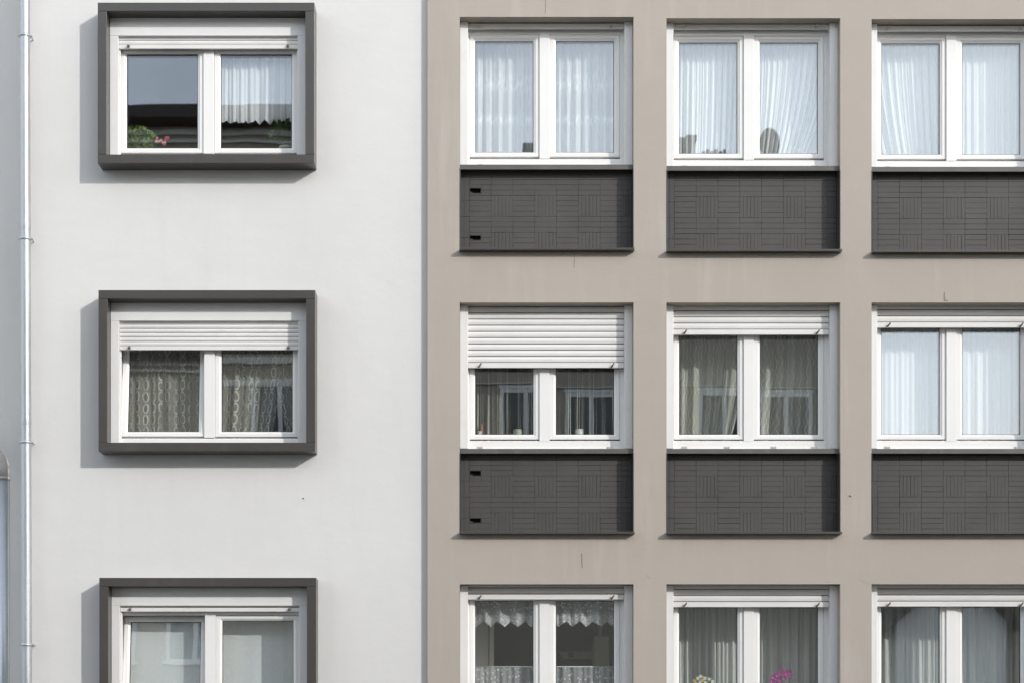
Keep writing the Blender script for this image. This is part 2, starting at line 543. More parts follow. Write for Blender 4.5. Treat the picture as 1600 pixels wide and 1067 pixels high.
# ------------------------------------------------------------------ setting: ground, road, pavements
def structure(name, mb, m):
    o = mb.build(name, m)
    o['kind'] = 'structure'
    return o
b = MB(); b.box(-300, 300, -300, 300, -0.5, -0.15); structure('ground', b, M['soil'])
b = MB(); b.box(-80, 80, -14.5, -3.0, -0.14, -0.12); structure('road', b, M['asphalt'])
b = MB(); b.box(-80, 80, -3.0, 0.9, -0.14, 0.0, 0.01); structure('pavement', b, M['paving'])
b = MB(); b.box(-80, 80, -18.6, -14.5, -0.14, 0.0, 0.01); structure('pavement', b, M['paving'])

# ------------------------------------------------------------------ window builders
def shutter(mb, x0, x1, ztop, zbot, y, pitch, bar):
    """roller shutter curtain: convex slats with slotted joints above a flat end bar"""
    z = zbot + bar
    n = max(0, int(math.ceil((ztop - z) / pitch)))
    gap = .0085 if pitch > .05 else .0055
    for k in range(n):
        a = z + k * pitch
        t_ = min(a + pitch, ztop + 0.02)
        if t_ - a < 0.006:
            continue
        prof = []
        steps = 6
        for i in range(steps + 1):
            f = i / steps
            prof.append((y + 0.004 - 0.009 * math.sin(math.pi * (0.1 + 0.85 * f)) ** 0.8, a + gap + (t_ - a - gap) * f))
        mb.mi = 0
        for (ya, za), (yb, zb) in zip(prof, prof[1:]):
            mb.face([(x0, ya, za), (x1, ya, za), (x1, yb, zb), (x0, yb, zb)], True)
        mb.mi = 1
        mb.face([(x0, y + .005, a - .001), (x1, y + .005, a - .001), (x1, prof[0][0], a + gap), (x0, prof[0][0], a + gap)])
    mb.mi = 0

PROF_FRAME = lambda y0, w, d: [(0, y0 + d), (0, y0 + .003), (.003, y0), (w - .010, y0), (w - .004, y0 + .004), (w - .004, y0 + .012), (w, y0 + .016), (w, y0 + d)]
PROF_SASH = lambda y0, w, d: [(0, y0 + d), (0, y0 + .003), (.003, y0), (w * .62, y0), (w * .68, y0 + .004), (w - .004, y0 + .012), (w, y0 + .017), (w, y0 + d)]

def pane_and_sash(win, xs0, xs1, zs0, zs1, gx0, gx1, gz0, gz1, y, tilt=0.0, wonk=1.0):
    mat = None
    if tilt:
        piv = Vector((0, y + .03, zs0))
        mat = Matrix.Translation(piv) @ Matrix.Rotation(-tilt, 4, 'X') @ Matrix.Translation(-piv)
    s = MB()
    wl, wr, wb, wt_ = gx0 - xs0, xs1 - gx1, gz0 - zs0, zs1 - gz1
    w = min(wl, wr, wb, wt_)
    # sash: four mitred members with a sloped glazing bead
    prof = [(0, .055), (0, .003), (.003, 0), (.62, 0), (.70, .005), (.95, .013), (1, .017), (1, .055)]
    rings = []
    for (f, d) in prof:
        ff = (lambda q: q if f < 0.01 else q * f) 
        if f == .003: l_, r_, bt, tp = (.003,) * 4
        else: l_, r_, bt, tp = wl * f, wr * f, wb * f, wt_ * f
        pts = [(xs0 + l_, y + d, zs0 + bt), (xs1 - r_, y + d, zs0 + bt), (xs1 - r_, y + d, zs1 - tp), (xs0 + l_, y + d, zs1 - tp)]
        rings.append([s.bm.verts.new(mat @ Vector(p) if mat else p) for p in pts])
    for a in range(len(rings)):
        b_ = rings[(a + 1) % len(rings)]
        for c in range(4):
            s.bm.faces.new((rings[a][c], rings[a][(c + 1) % 4], b_[(c + 1) % 4], b_[c]))
    s.mi = 1
    s.ring(gx0 - .002, gx1 + .002, gz0 - .002, gz1 + .002, [(0, y + .018), (.006, y + .018), (.006, y + .026), (0, y + .026)], mat)
    s.build('sash', [M['pvc'], M['gasket']], win)
    g = MB()
    jig = Matrix.Translation(Vector(((gx0 + gx1) / 2, y + .03, (gz0 + gz1) / 2))) @ Matrix.Rotation(R(wonk * random.uniform(-.22, .22)), 4, 'Z') @ Matrix.Rotation(R(wonk * random.uniform(-.12, .12)), 4, 'X') @ Matrix.Translation(-Vector(((gx0 + gx1) / 2, y + .03, (gz0 + gz1) / 2)))
    sp_ = MB()
    sp_.ring(gx0 - .004, gx1 + .004, gz0 - .004, gz1 + .004, [(0, y + .0245), (.0075, y + .0245), (.0075, y + .0435), (0, y + .0435)], mat)
    sp_.build('glass_spacer', M['gasket'], win)
    g.box(gx0 - .008, gx1 + .008, y + .022, y + .046, gz0 - .008, gz1 + .008, 0, (mat @ jig) if mat else jig)
    g.build('pane', M['glass'], win)

def window_left(house, u0, ztop, shut_v, tilted):
    X = lambda u: u0 + u
    Z = lambda v: ztop - v
    # charcoal box surround, four boards butted together
    s = MB()
    yf, yb = WY - .2, WY + .004
    s.box(X(0), X(SW), yf, yb, Z(.083), Z(0), .004)
    s.box(X(0), X(.087), yf + .0005, yb, Z(1.4695), Z(.0835), .004)
    s.box(X(SW - .090), X(SW), yf + .0005, yb, Z(1.4695), Z(.0835), .004)
    s.box(X(0), X(SW), yf, yb, Z(SH), Z(1.47), .004)
    s.build('window_surround', M['charcoal'], house)
    # fixed outer frame with mullion
    w = MB()
    yw = .076
    w.ring(X(.06), X(SW - .06), Z(1.495), Z(.085), PROF_FRAME(yw, .107, .08))
    w.box(X(.988), X(1.092), yw - .002, yw + .073, Z(1.385), Z(.20), .003)
    w.box(X(.12), X(1.96), yw + .002, yw + .075, Z(.345), Z(.1), .002)
    win = w.build('window', M['pvc'], house)
    bx = MB()
    bx.box(X(.0875), X(SW - .0905), .001, .07, Z(.259), Z(.0838), .003)
    bx.box(X(.17), X(1.92), .012, .05, Z(.263), Z(.2595), .001)
    bx.build('shutter_box', M['rail'], win)
    for a, c in ((.0875, .1685), (1.9205, SW - .0905)):
        gr = MB()
        gr.box(X(a), X(c), .001, .075, Z(1.4695), Z(.2595), .003)
        gr.box(X(c - .0) if a < 1 else X(a - .012), X(c + .012) if a < 1 else X(a), .045, .075, Z(1.4695), Z(.262), .002)
        gr.build('guide_rail', M['rail'], win)
    sm = MB()
    shutter(sm, X(.171), X(1.918), Z(.20), Z(shut_v), .036, .0415, .040)
    sm.build('roller_shutter', [M['slat'], M['joint']], win)
    eb = MB()
    eb.box(X(.171), X(1.918), .024, .048, Z(shut_v), Z(shut_v - .038), .003)
    eb.build('end_bar', M['slat'], win)
    for u in (.265, 1.82):
        k = MB()
        k.tube([(X(u), .024, Z(shut_v - .030)), (X(u), .004, Z(shut_v - .028)), (X(u) + .004, .000, Z(shut_v - .012))], .007, 8)
        k.box(X(u - .012), X(u + .012), .019, .0245, Z(shut_v - .006), Z(shut_v - .034), .002)
        k.build('shutter_stop', M['knob'], win)
    pane_and_sash(win, X(.168), X(.986), Z(1.372), Z(.348), X(.231), X(.928), Z(1.322), Z(.398), .090, R(6.5) if tilted else 0)
    pane_and_sash(win, X(1.094), X(1.912), Z(1.372), Z(.348), X(1.154), X(1.853), Z(1.322), Z(.398), .090)
    bd = MB(); bd.box(X(.06), X(SW - .06), .157, .56, Z(1.42), Z(1.38), .006); bd.build('window_board', M['board'], house)
    rm = MB(); room_box(rm, X(-.35), X(SW + .35), WY + .299, 3.9, Z(2.25), Z(-.12)); rm.build('room', M['room'], house)

def room_box(b, x0, x1, y0, y1, z0, z1):
    b.face([(x0, y1, z0), (x1, y1, z0), (x1, y1, z1), (x0, y1, z1)])
    b.face([(x0, y0, z0), (x0, y1, z0), (x0, y1, z1), (x0, y0, z1)])
    b.face([(x1, y0, z0), (x1, y1, z0), (x1, y1, z1), (x1, y0, z1)])
    b.face([(x0, y0, z0), (x1, y0, z0), (x1, y1, z0), (x0, y1, z0)])
    b.face([(x0, y0, z1), (x1, y0, z1), (x1, y1, z1), (x0, y1, z1)])

def window_right(house, u0, ztop, shut_v, sillv, row, col):
    X = lambda u: u0 + u
    Z = lambda v: ztop - v
    w = MB()
    yw = .19
    bot = min(sillv - .012, 1.41)
    w.ring(X(.002), X(OW - .002), Z(bot), Z(.002), PROF_FRAME(yw, .093, .08))
    w.box(X(.7855), X(.8855), yw - .002, yw + .073, Z(1.32), Z(.05), .003)
    w.box(X(1.582), X(1.606), yw + .003, yw + .074, Z(1.33), Z(.06), .002)
    w.box(X(.09), X(1.6), yw + .002, yw + .075, Z(.074), Z(.05), .002)
    w.box(X(.085), X(1.615), yw - .012, yw + .01, Z(bot - .001), Z(bot - .018), .003)
    win = w.build('window', M['pvc'], house)
    for a, c in ((.001, .080), (1.617, OW - .001)):
        gr = MB()
        gr.box(X(a), X(c), .10, .192, Z(bot), Z(.003), .003)
        gr.box(X(a + .012), X(a + .018), .0985, .101, Z(bot - .01), Z(.01))
        gr.build('guide_rail', M['rail'], win)
    if shut_v > .08:
        sm = MB()
        shutter(sm, X(.081), X(1.616), Z(.004), Z(shut_v), .141, .0605, .051)
        sm.build('roller_shutter', [M['slat'], M['slot']], win)
    eb = MB()
    eb.box(X(.081), X(1.616), .128, .154, Z(shut_v), Z(max(shut_v - .050, .004)), .004)
    eb.build('end_bar', M['slat'], win)
    low = shut_v > .08
    for u in (.185, 1.49):
        k = MB()
        zz = Z(shut_v - .018)
        if low:
            k.tube([(X(u), .128, zz - .012), (X(u) + .012, .105, zz + .002), (X(u) + .026, .098, zz + .022)], .008, 8)
        else:
            k.tube([(X(u), .128, zz - .004), (X(u), .098, zz - .004)], .010, 10)
            k.tube([(X(u), .098, zz - .004), (X(u) + .004, .092, zz + .014)], .012, 10)
        k.build('shutter_stop', M['knob'] if low else M['knob_pale'], win)
    caps = (.20, 1.48) if col != 1 or row != 1 else (.20, .62, 1.08, 1.48)
    for u in caps:
        k = MB()
        k.box(X(u - .022), X(u + .022), yw - .016, yw + .002, Z(bot - .030), Z(bot - .018), .003)
        k.build('drain_cap', M['knob_pale'], win)
    pane_and_sash(win, X(.097), X(.784), Z(1.296), Z(.077), X(.150), X(.727), Z(1.247), Z(.146), .203, 0, .1 if row == 0 else 1)
    pane_and_sash(win, X(.887), X(1.580), Z(1.296), Z(.077), X(.949), X(1.525), Z(1.247), Z(.146), .203, 0, .1 if row == 0 else 1)
    # sill and charcoal spandrel below
    s = MB()
    prof = [(.045, Z(sillv + .046)), (.045, Z(sillv)), (.275, Z(sillv - .025)), (.275, Z(sillv + .012)), (.051, Z(sillv + .041)), (.051, Z(sillv + .046))]
    for k in range(len(prof)):
        (ya, za), (yb, zb) = prof[k], prof[(k + 1) % len(prof)]
        s.face([(X(.004), ya, za), (X(OW - .004), ya, za), (X(OW - .004), yb, zb), (X(.004), yb, zb)])
    for xx in (X(.004), X(OW - .004)):
        s.face([(xx, y_, z_) for y_, z_ in prof])
    s.build('window_sill', M['sill'], house)
    lv = LEDGEV[row]
    t = MB()
    t.box(X(-.002), X(.005), -.003, .14, Z(lv - .0005), Z(sillv + .049), .001)
    t.box(X(OW - .005), X(OW + .002), -.003, .14, Z(lv - .0005), Z(sillv + .049), .001)
    t.box(X(-.004), X(OW + .004), -.073, .14, Z(lv + .020), Z(lv - .003), .003)
    t.mi = 1
    t.mi = 2
    rng = random.Random(row * 10 + col)
    vents = []
    if col == 0:
        vents = [(.094, .211, sillv + .197, sillv + .256), (.094, .211, sillv + .664, sillv + .717)]
    wall_holes(t, X(.004), X(OW - .004), Z(lv - .002), Z(sillv + .02), .1385, .155, [(X(p + .004), X(q - .004), Z(s_ - .004), Z(r_ + .004)) for p, q, r_, s_ in vents])
    t.box(X(.004), X(OW - .004), .215, .26, Z(lv - .002), Z(sillv + .03))
    def tile(a, c, d, e):
        a, c = max(a, .006), min(c, OW - .006)
        d = max(d, sillv + .05)
        if c - a < .01 or e - d < .01:
            return
        for (p, q, r_, s_) in vents:
            if a < q and c > p and d < s_ and e > r_:
                if a < p - .012: tile(a, p, d, e)
                if c > q + .012: tile(q, c, d, e)
                if d < r_ - .008: tile(max(a, p), min(c, q), d, r_)
                if e > s_ + .008: tile(max(a, p), min(c, q), s_, e)
                return
        g1, g2, g3, g4 = (rng.choice((.0, .0, .0003, .0006, .0010, .0018)) for _ in range(4))
        y_ = .1305 + rng.uniform(-.0012, .0012)
        b_ = bmesh.new()
        bmesh.ops.create_cube(b_, size=1)
        for v in b_.verts:
            v.co = Vector(((a + c) / 2 + v.co.x * (c - a - g1 - g2), v.co.y * .010, -(d + e) / 2 + v.co.z * (e - d - g3 - g4)))
        m_ = Matrix.Translation(Vector((X(0), y_ + .005, Z(0)))) @ Matrix.Rotation(R(rng.uniform(-.35, .35)), 4, 'Y').to_3x3().to_4x4() if False else Matrix.Translation(Vector((X(0), y_ + .005, Z(0))))
        bmesh.ops.bevel(b_, geom=[e_ for e_ in b_.edges], offset=.0012, segments=1, affect='EDGES')
        t.merge(b_, m_)
    top = sillv + .05
    base = lv - .004
    sl = .0520
    colw = .2146
    xcols = [.006, .041, .093] + [.093 + colw * (k + 1) for k in range(8)]
    for k in range(len(xcols) - 1):
        a, c = xcols[k], min(xcols[k + 1], OW - .006)
        if a >= OW - .012:
            break
        rows = []
        if k < 2:
            d = top
            for e in (base - 12 * sl + 2 * sl, base - 7 * sl + .0, base - 3 * sl, base):
                if e > d: tile(a, c, d, e); d = e
            continue
        vert = (k % 2 == 1)
        # from the bottom: 4 slats upright, 3 lying, 4 upright, rest lying (odd columns lie throughout)
        e = base
        n = 0
        while e > top + .012:
            if vert and (n == 0 or n == 7):
                d = max(e - 4 * sl, top)
                m = (c - a) / 6
                for i in range(6):
                    tile(a + i * m, a + (i + 1) * m, d, e)
                e = d
                n += 4
            else:
                d = max(e - sl, top)
                tile(a, c, d, e)
                e = d
                n += 1
    pn = t.build('spandrel_panel', [M['charcoal'], M['grout'], M['charcoal_tile']], house)
    for (p, q, r_, s_) in vents:
        v = MB()
        v.ring(X(p), X(q), Z(s_), Z(r_), [(0, .1285), (.005, .1285), (.005, .158), (0, .158)])
        v.mi = 1
        v.box(X(p - .01), X(q + .01), .205, .212, Z(s_ + .01), Z(r_ - .01))
        v.mi = 0
        v.box(X(p + .006), X(p + .03), .134, .15, Z(s_ - .006), Z(s_ - .018), .002)
        v.build('vent', [M['charcoal_tile'], M['gasket']], pn)
    bd = MB(); bd.box(X(.003), X(OW - .003), .272, .66, Z(1.36), Z(1.32), .006); bd.build('window_board', M['board'], house)
    rm = MB(); room_box(rm, X(-.14), X(OW + .14), .299, 3.9, Z(2.35), Z(-.25)); rm.build('room', M['room'], house)

# ------------------------------------------------------------------ the white house
white = thing('apartment_building', (-2.4, WY, 0), 'white rendered house front with charcoal box-framed windows one above another', 'building')
b = MB()
holes = [(x + .058, x + SW - .058, z - SH + .058, z - .086) for x, z, s, t in LW]
wall_holes(b, LEFT, SEAM - .002, 0, 11.5, WY, WY + .3, holes)
b.box(LEFT, LEFT + .3, WY + .3005, 9, 0, 11.5)
b.box(LEFT + .301, SEAM - .31, 8.7, 9, 0, 11.5)
b.build('wall', M['white_render'], white)
b = MB(); b.box(LEFT - .2, SEAM - .003, WY - .25, 9.2, 11.502, 11.75, .01); b.build('roof', M['charcoal'], white)
for a in LW:
    window_left(white, *a)
# downpipe with brackets at the corner
dp = MB()
PY = -.035
pts = [(px(38, PY), PY, pz(-420, PY)), (px(38.3, PY), PY, pz(0, PY)), (px(41.7, PY), PY, pz(1067, PY)), (px(42, PY), PY, 0.05)]
dp.tube(pts, .051, 28)
pipe = dp.build('downpipe', M['zinc'], white)
def pipe_x(z):
    (xa, _, za), (xb, _, zb) = pts[1], pts[2]
    return xa + (xb - xa) * (za - z) / (za - zb)
for y_ in (57, 374, 691, 1007):
    z = pz(y_, PY)
    k = MB()
    k.lathe((pipe_x(z), PY, z), [(.052, -.013), (.0565, -.012), (.0565, .012), (.052, .013)], 28)
    k.box(pipe_x(z) + .048, pipe_x(z) + .080, PY - .006, PY + .006, z - .010, z + .010, .002)
    k.box(pipe_x(z) - .068, pipe_x(z) - .048, PY - .006, PY + .006, z - .010, z + .010, .002)
    k.tube([(pipe_x(z) + .060, PY + .004, z), (pipe_x(z) + .060, WY + .02, z)], .006, 8)
    k.tube([(pipe_x(z) + .066, PY - .020, z), (pipe_x(z) + .066, PY + .014, z)], .005, 8)
    k.build('pipe_bracket', M['zinc_dull'], pipe)
for y_ in (352, 668 - 11, 985 - 1200):
    z = pz(y_, PY)
    k = MB()
    k.lathe((pipe_x(z), PY, z), [(.0510, -.045), (.0524, -.0449), (.0525, -.044), (.0525, .044), (.0524, .0449), (.0510, .045)], 28)
    k.build('pipe_collar', M['zinc'], pipe)
k = MB()
x_, z_ = px(474, WY), pz(778, WY)
k.lathe((x_, WY - .003, z_), [(.001, -.006), (.007, -.004), (.007, .004), (.001, .006)], 10)
k.build('screw_plug', M['crack'], white)

# ------------------------------------------------------------------ the brown house
brown = thing('apartment_building', (2.5, 0, 0), 'taupe rendered house front with grid of white windows over charcoal tiled panels', 'building')
b = MB()
holes = [(xl, xl + OW, zt - LEDGEV[r], zt) for (r, c), (xl, zt) in RW.items()]
wall_holes(b, SEAM, 8.4, 0, 11.5, 0, .3, holes)
b.box(8.1, 8.4, .3005, 9, 0, 11.5)
b.box(SEAM + .301, 8.099, 8.7, 9, 0, 11.5)
b.box(SEAM, SEAM + .3, .3005, 9, 0, 11.5)
b.build('wall', M['brown_render'], brown)
b = MB(); b.box(SEAM, 8.6, -.25, 9.2, 11.502, 11.76, .01); b.build('roof', M['charcoal'], brown)
for (r, c), (xl, zt) in RW.items():
    window_right(brown, xl, zt, SHUT[(r, c)], SILLV[r], r, c)
def crack(pts, w=.0025):
    k = MB()
    prev = None
    P_ = [(px(x), pz(y)) for x, y in pts]
    for (xa, za), (xb, zb) in zip(P_, P_[1:]):
        k.face([(xa - w, -.0012, za), (xa + w, -.0012, za), (xb + w, -.0012, zb), (xb - w, -.0012, zb)])
    k.build('crack', M['crack'], brown)
crack([(897, 399), (897.4, 407), (896.8, 413), (897.2, 419)], .0022)
crack([(852.6, 0), (852, 6), (852.4, 14), (851.6, 22)], .0016)
crack([(908.6, 864), (909.4, 872), (909, 878), (909.8, 887)], .0030)
crack([(1010.5, 898), (1014, 903), (1017, 904)], .0014)
crack([(1343, 905), (1350, 909), (1360, 912)], .0014)
k = MB()
k.box(px(1475.5), px(1481.5), -.007, .004, pz(470), pz(457), .003)
k.build('conduit_stub', M['brown_render'], brown)
k = MB()
k.lathe((px(1329), -.004, pz(774)), [(.001, -.009), (.008, -.008), (.010, .000), (.008, .008), (.001, .009)], 12)
k.build('screw_plug', M['brown_render'], brown)

# ------------------------------------------------------------------ the neighbour on the left, set back
side = thing('apartment_building', (-7.5, .62, 0), 'shaded pale house wall set back left of the galvanised downpipe', 'building')
b = MB(); b.box(-16, LEFT - .004, .62, 9, 0, 11.3); b.build('wall', M['pale_render'], side)
b = MB(); b.box(-16.2, LEFT - .004, .4, 9.2, 11.302, 11.5, .01); b.build('roof', M['charcoal'], side)
q = MB()
QY = .30
qx, qz = px(6, QY), pz(745, QY)
q.tube([(qx, QY, 0.02), (qx, QY, qz)], .058, 24)
sp = q.build('downpipe', M['zinc_dull'], side)
q = MB()
q.tube([(qx, QY, qz - .02), (qx, QY, qz + .10), (qx - .02, QY, qz + .16), (qx - .08, QY, qz + .23), (qx - .30, QY, qz + .40), (qx - .7, QY, qz + .62)], .060, 24)
q.lathe((qx, QY, qz), [(.058, -.03), (.066, -.026), (.066, -.004), (.060, 0)], 24)
q.build('pipe_elbow', M['copper'], sp)

# ------------------------------------------------------------------ houses across the street (they show as reflections in the panes)
def opposite(name, label, x0, x1, ztop, y, wallm, wins, bands, gable=False):
    h = thing('apartment_building', ((x0 + x1) / 2, y, 0), label, 'building')
    b = MB()
    b.box(x0, x1, y - 10, y, 0, ztop - .05)
    b.build('wall', wallm, h)
    for (za, zb) in bands:
        b = MB(); b.box(x0 - .01, x1 + .01, y, y + .07, za, zb, .01); b.build('cornice', M['band'], h)
    b = MB()
    b.box(x0 - .15, x1 + .15, y - .2, y + .55, ztop - .3, ztop, .02)
    for pts_ in ([(x0 - .15, y + .5, ztop), (x1 + .15, y + .5, ztop), (x1 + .15, y - 5, ztop + 1.6), (x0 - .15, y - 5, ztop + 1.6)],
                 [(x0 - .15, y - 10.5, ztop), (x1 + .15, y - 10.5, ztop), (x1 + .15, y - 5, ztop + 1.6), (x0 - .15, y - 5, ztop + 1.6)]):
        b.face(pts_)
    for xx in (x0 - .15, x1 + .15):
        b.face([(xx, y + .5, ztop), (xx, y - 5, ztop + 1.6), (xx, y - 10.5, ztop)])
    b.build('roof', M['roof_tile'], h)
    for (a, c, d, e) in wins:
        f = MB()
        f.ring(a, c, d, e, [(0, y - .02), (0, y + .05), (.09, y + .05), (.09, y - .02)])
        f.box((a + c) / 2 - .05, (a + c) / 2 + .05, y + .0, y + .045, d + .09, e - .09)
        f.box(a - .08, c + .08, y + .001, y + .14, d - .07, d - .002)
        f.box(a - .03, c + .03, y + .001, y + .06, e + .004, e + .07)
        w = f.build('window', M['far_frame'], h)
        g = MB(); g.box(a + .085, c - .085, y + .004, y + .02, d + .085, e - .085); g.build('pane', M['far_glass'], w)
    return h
OY = -19.2
def ox(x): return (x - 735) / F * (CAM_D + .22 + .22 - OY)
def oz(y): return CAM_Z + (1150 - y) / F * (CAM_D + .22 + .22 - OY)
za = oz(178)
winsA = [(x, x + 1.25, z, z + 1.5) for z in (0.9, 4.9, oz(600) - 1.5, oz(400) - 1.5) for x in (ox(100), ox(240), ox(385), ox(530))]
opposite('A', 'ochre rendered house across the street mirrored in the left windows', ox(-260), ox(640), za, OY, M['ochre_render'], winsA,
         [(oz(606), oz(596)), (oz(572), oz(562)), (oz(214), oz(205)), (oz(226), oz(221))])
winsB = [(x, x + 1.15, z, z + 1.5) for z in (1.0, 5.0, oz(606) - 1.5) for x in (ox(785), ox(886), ox(1088), ox(1196))]
houseB = opposite('B', 'beige rendered house across the street mirrored in the middle windows', ox(648), ox(1335), oz(246), OY - .4, M['beige_render'], winsB, [(oz(599), oz(597))])
def chimney(xa, xb, ytop, yy):
    b = MB()
    za_ = oz(246) - .1
    b.box(xa, xb, yy - .5, yy, za_, oz(ytop) - .12, .01)
    b.box(xa - .04, xb + .04, yy - .54, yy + .04, oz(ytop) - .12, oz(ytop), .01)
    b.build('chimney', M['roof_tile'], houseB)
chimney(ox(821), ox(833), 214, OY - .4)
chimney(ox(1062), ox(1074), 205, OY - .4)
chimney(ox(1078), ox(1088), 201, OY - .4)
b = MB()
for k, xx in enumerate((1100, 1107, 1114, 1121, 1128, 1134)):
    b.box(ox(xx), ox(xx + 5), OY - .5, OY - .4, oz(246) - .1, oz(226 - 3 * (k % 2)), .01)
b.box(ox(1097), ox(1141), OY - .48, OY - .42, oz(233), oz(231.5), .004)
b.build('roof_railing', M['roof_tile'], houseB)
dish = thing('satellite_dish', (ox(1208), OY - .4, oz(246)), 'dark oval satellite dish on the roof across the street, mirrored in the top middle window', 'satellite dish')
b = MB()
n = 36
def dring(f, y):
    return [b.bm.verts.new((ox(1208) + .225 * f * math.cos(2 * math.pi * k / n), y, oz(215) + .36 * f * math.sin(2 * math.pi * k / n))) for k in range(n)]
rs = [dring(.02, OY - .50), dring(.5, OY - .475), dring(.97, OY - .40), dring(1.0, OY - .39), dring(.97, OY - .41), dring(.5, OY - .485), dring(.02, OY - .51)]
for p_, q_ in zip(rs, rs[1:]):
    for k in range(n):
        b.bm.faces.new((p_[k], p_[(k + 1) % n], q_[(k + 1) % n], q_[k])).smooth = True
b.build('reflector', M['far_glass'], dish)
b = MB(); b.tube([(ox(1208), OY - .56, oz(246) - .1), (ox(1208), OY - .56, oz(218)), (ox(1208), OY - .50, oz(215))], .03, 10)
b.build('mast', M['steel'], dish)
b = MB(); b.tube([(ox(1208), OY - .42, oz(243)), (ox(1208), OY - .05, oz(224)), (ox(1208), OY - .03, oz(219))], .018, 8)
b.build('feed_arm', M['steel'], dish)
gab = thing('gabled_house', ((ox(1400) + ox(1583)) / 2, OY - .4, 0), 'small pale gabled house across the street mirrored in the bottom right window', 'house')
gx0, gx1, ge, ga = ox(1400), ox(1583), oz(972), oz(884)
gm = (gx0 + gx1) / 2
b = MB()
pf = [(gx0, 0), (gx1, 0), (gx1, ge), (gm, ga), (gx0, ge)]
b.face([(x, OY - .4, z) for x, z in pf]); b.face([(x, OY - 9, z) for x, z in pf])
for (xa_, za_), (xb_, zb_) in zip(pf, pf[1:] + pf[:1]):
    b.face([(xa_, OY - .4, za_), (xb_, OY - .4, zb_), (xb_, OY - 9, zb_), (xa_, OY - 9, za_)])
b.build('wall', M['pale_render'], gab)
b = MB()
for sx, ex in ((-1, gx0 - .25), (1, gx1 + .25)):
    ez = ge - .25 * (ga - ge) / (gm - gx0)
    for dz in (.02, .20):
        b.face([(gm, OY - .1, ga + dz), (ex, OY - .1, ez + dz), (ex, OY - 9.2, ez + dz), (gm, OY - 9.2, ga + dz)])
    b.face([(gm, OY - .1, ga + .02), (ex, OY - .1, ez + .02), (ex, OY - .1, ez + .20), (gm, OY - .1, ga + .20)])
    b.face([(ex, OY - .1, ez + .02), (ex, OY - 9.2, ez + .02), (ex, OY - 9.2, ez + .20), (ex, OY - .1, ez + .20)])
b.build('roof', M['roof_tile'], gab)
f = MB(); f.ring(gm - .5, gm + .5, 1.0, 2.3, [(0, OY - .42), (0, OY - .36), (.08, OY - .36), (.08, OY - .42)])
w_ = f.build('window', M['far_frame'], gab)
g = MB(); g.box(gm - .43, gm + .43, OY - .398, OY - .38, 1.07, 2.23); g.build('pane', M['far_glass'], w_)
opposite('C', 'low ochre house across the street right of the small gabled house', ox(1604), ox(1815), 5.0, OY - .9, M['ochre_render'], [(ox(1650), ox(1650) + 1.1, 1.2, 2.4), (ox(1740), ox(1740) + 1.1, 1.2, 2.4)], [])

winsD = [(x, x + 1.3, z, z + 1.6) for z in (1.2, 4.3, 7.4, 10.5) for x in (16.6, 19, 21.8, 25.2, 28.6, 32)]
opposite('D', 'tall beige house far right across the street, shading the roadway', 15.6, 48, 13.6, OY - .4, M['beige_render'], winsD, [(3.5, 3.65)])

# ------------------------------------------------------------------ curtains
def curtain(label, x0, x1, zt, zb, Y, mat, folds, amp, hem=None, shape=None, full=1.5, seed=1, group='net curtains behind the window panes', nx=None, nz=26, drop=None):
    rng = random.Random(seed)
    nx = nx or int(max(60, folds * 14))
    mb = MB()
    ph = [rng.uniform(0, 6.28) for _ in range(4)]
    grid = []
    for j in range(nz + 1):
        t = j / nz
        rowv = []
        for i in range(nx + 1):
            s = i / nx
            w = 2 * math.pi * folds * s + 1.3 * math.sin(5.1 * s + ph[0]) + .8 * math.sin(13 * s + ph[1])
            env = (.45 + .55 * t) * (.65 + .35 * math.sin(9 * s + ph[2]))
            y = Y + amp * env * math.sin(w + .25 * math.sin(3 * t + ph[3])) + .25 * amp * math.sin(2.3 * w + ph[1])
            x = x0 + (x1 - x0) * s + .12 * amp * math.cos(w)
            zl = zb + (hem(s) if hem else 0)
            z = zt + (zl - zt) * t
            if shape:
                x, z = shape(s, t, x, z)
            rowv.append((mb.bm.verts.new((x, y, z)), (s * (x1 - x0) * full, t * (zt - zb))))
        grid.append(rowv)
    for j in range(nz):
        for i in range(nx):
            q_ = [grid[j][i], grid[j][i + 1], grid[j + 1][i + 1], grid[j + 1][i]]
            f = mb.bm.faces.new([a[0] for a in q_])
            f.smooth = True
            for lp, a in zip(f.loops, q_):
                lp[mb.uv].uv = a[1]
    o = mb.build('curtain', mat, None, ((x0 + x1) / 2, Y, zb))
    return tag(o, label, 'curtain', group)

def lx(i, u): return LW[i][0] + u
def lz(i, v): return LW[i][1] - v
def rx(r, c, u): return RW[(r, c)][0] + u
def rz(r, c, v): return RW[(r, c)][1] - v

sc = lambda n, a: (lambda s: a * abs(math.sin(math.pi * n * s)) ** .7 * -1 + a)
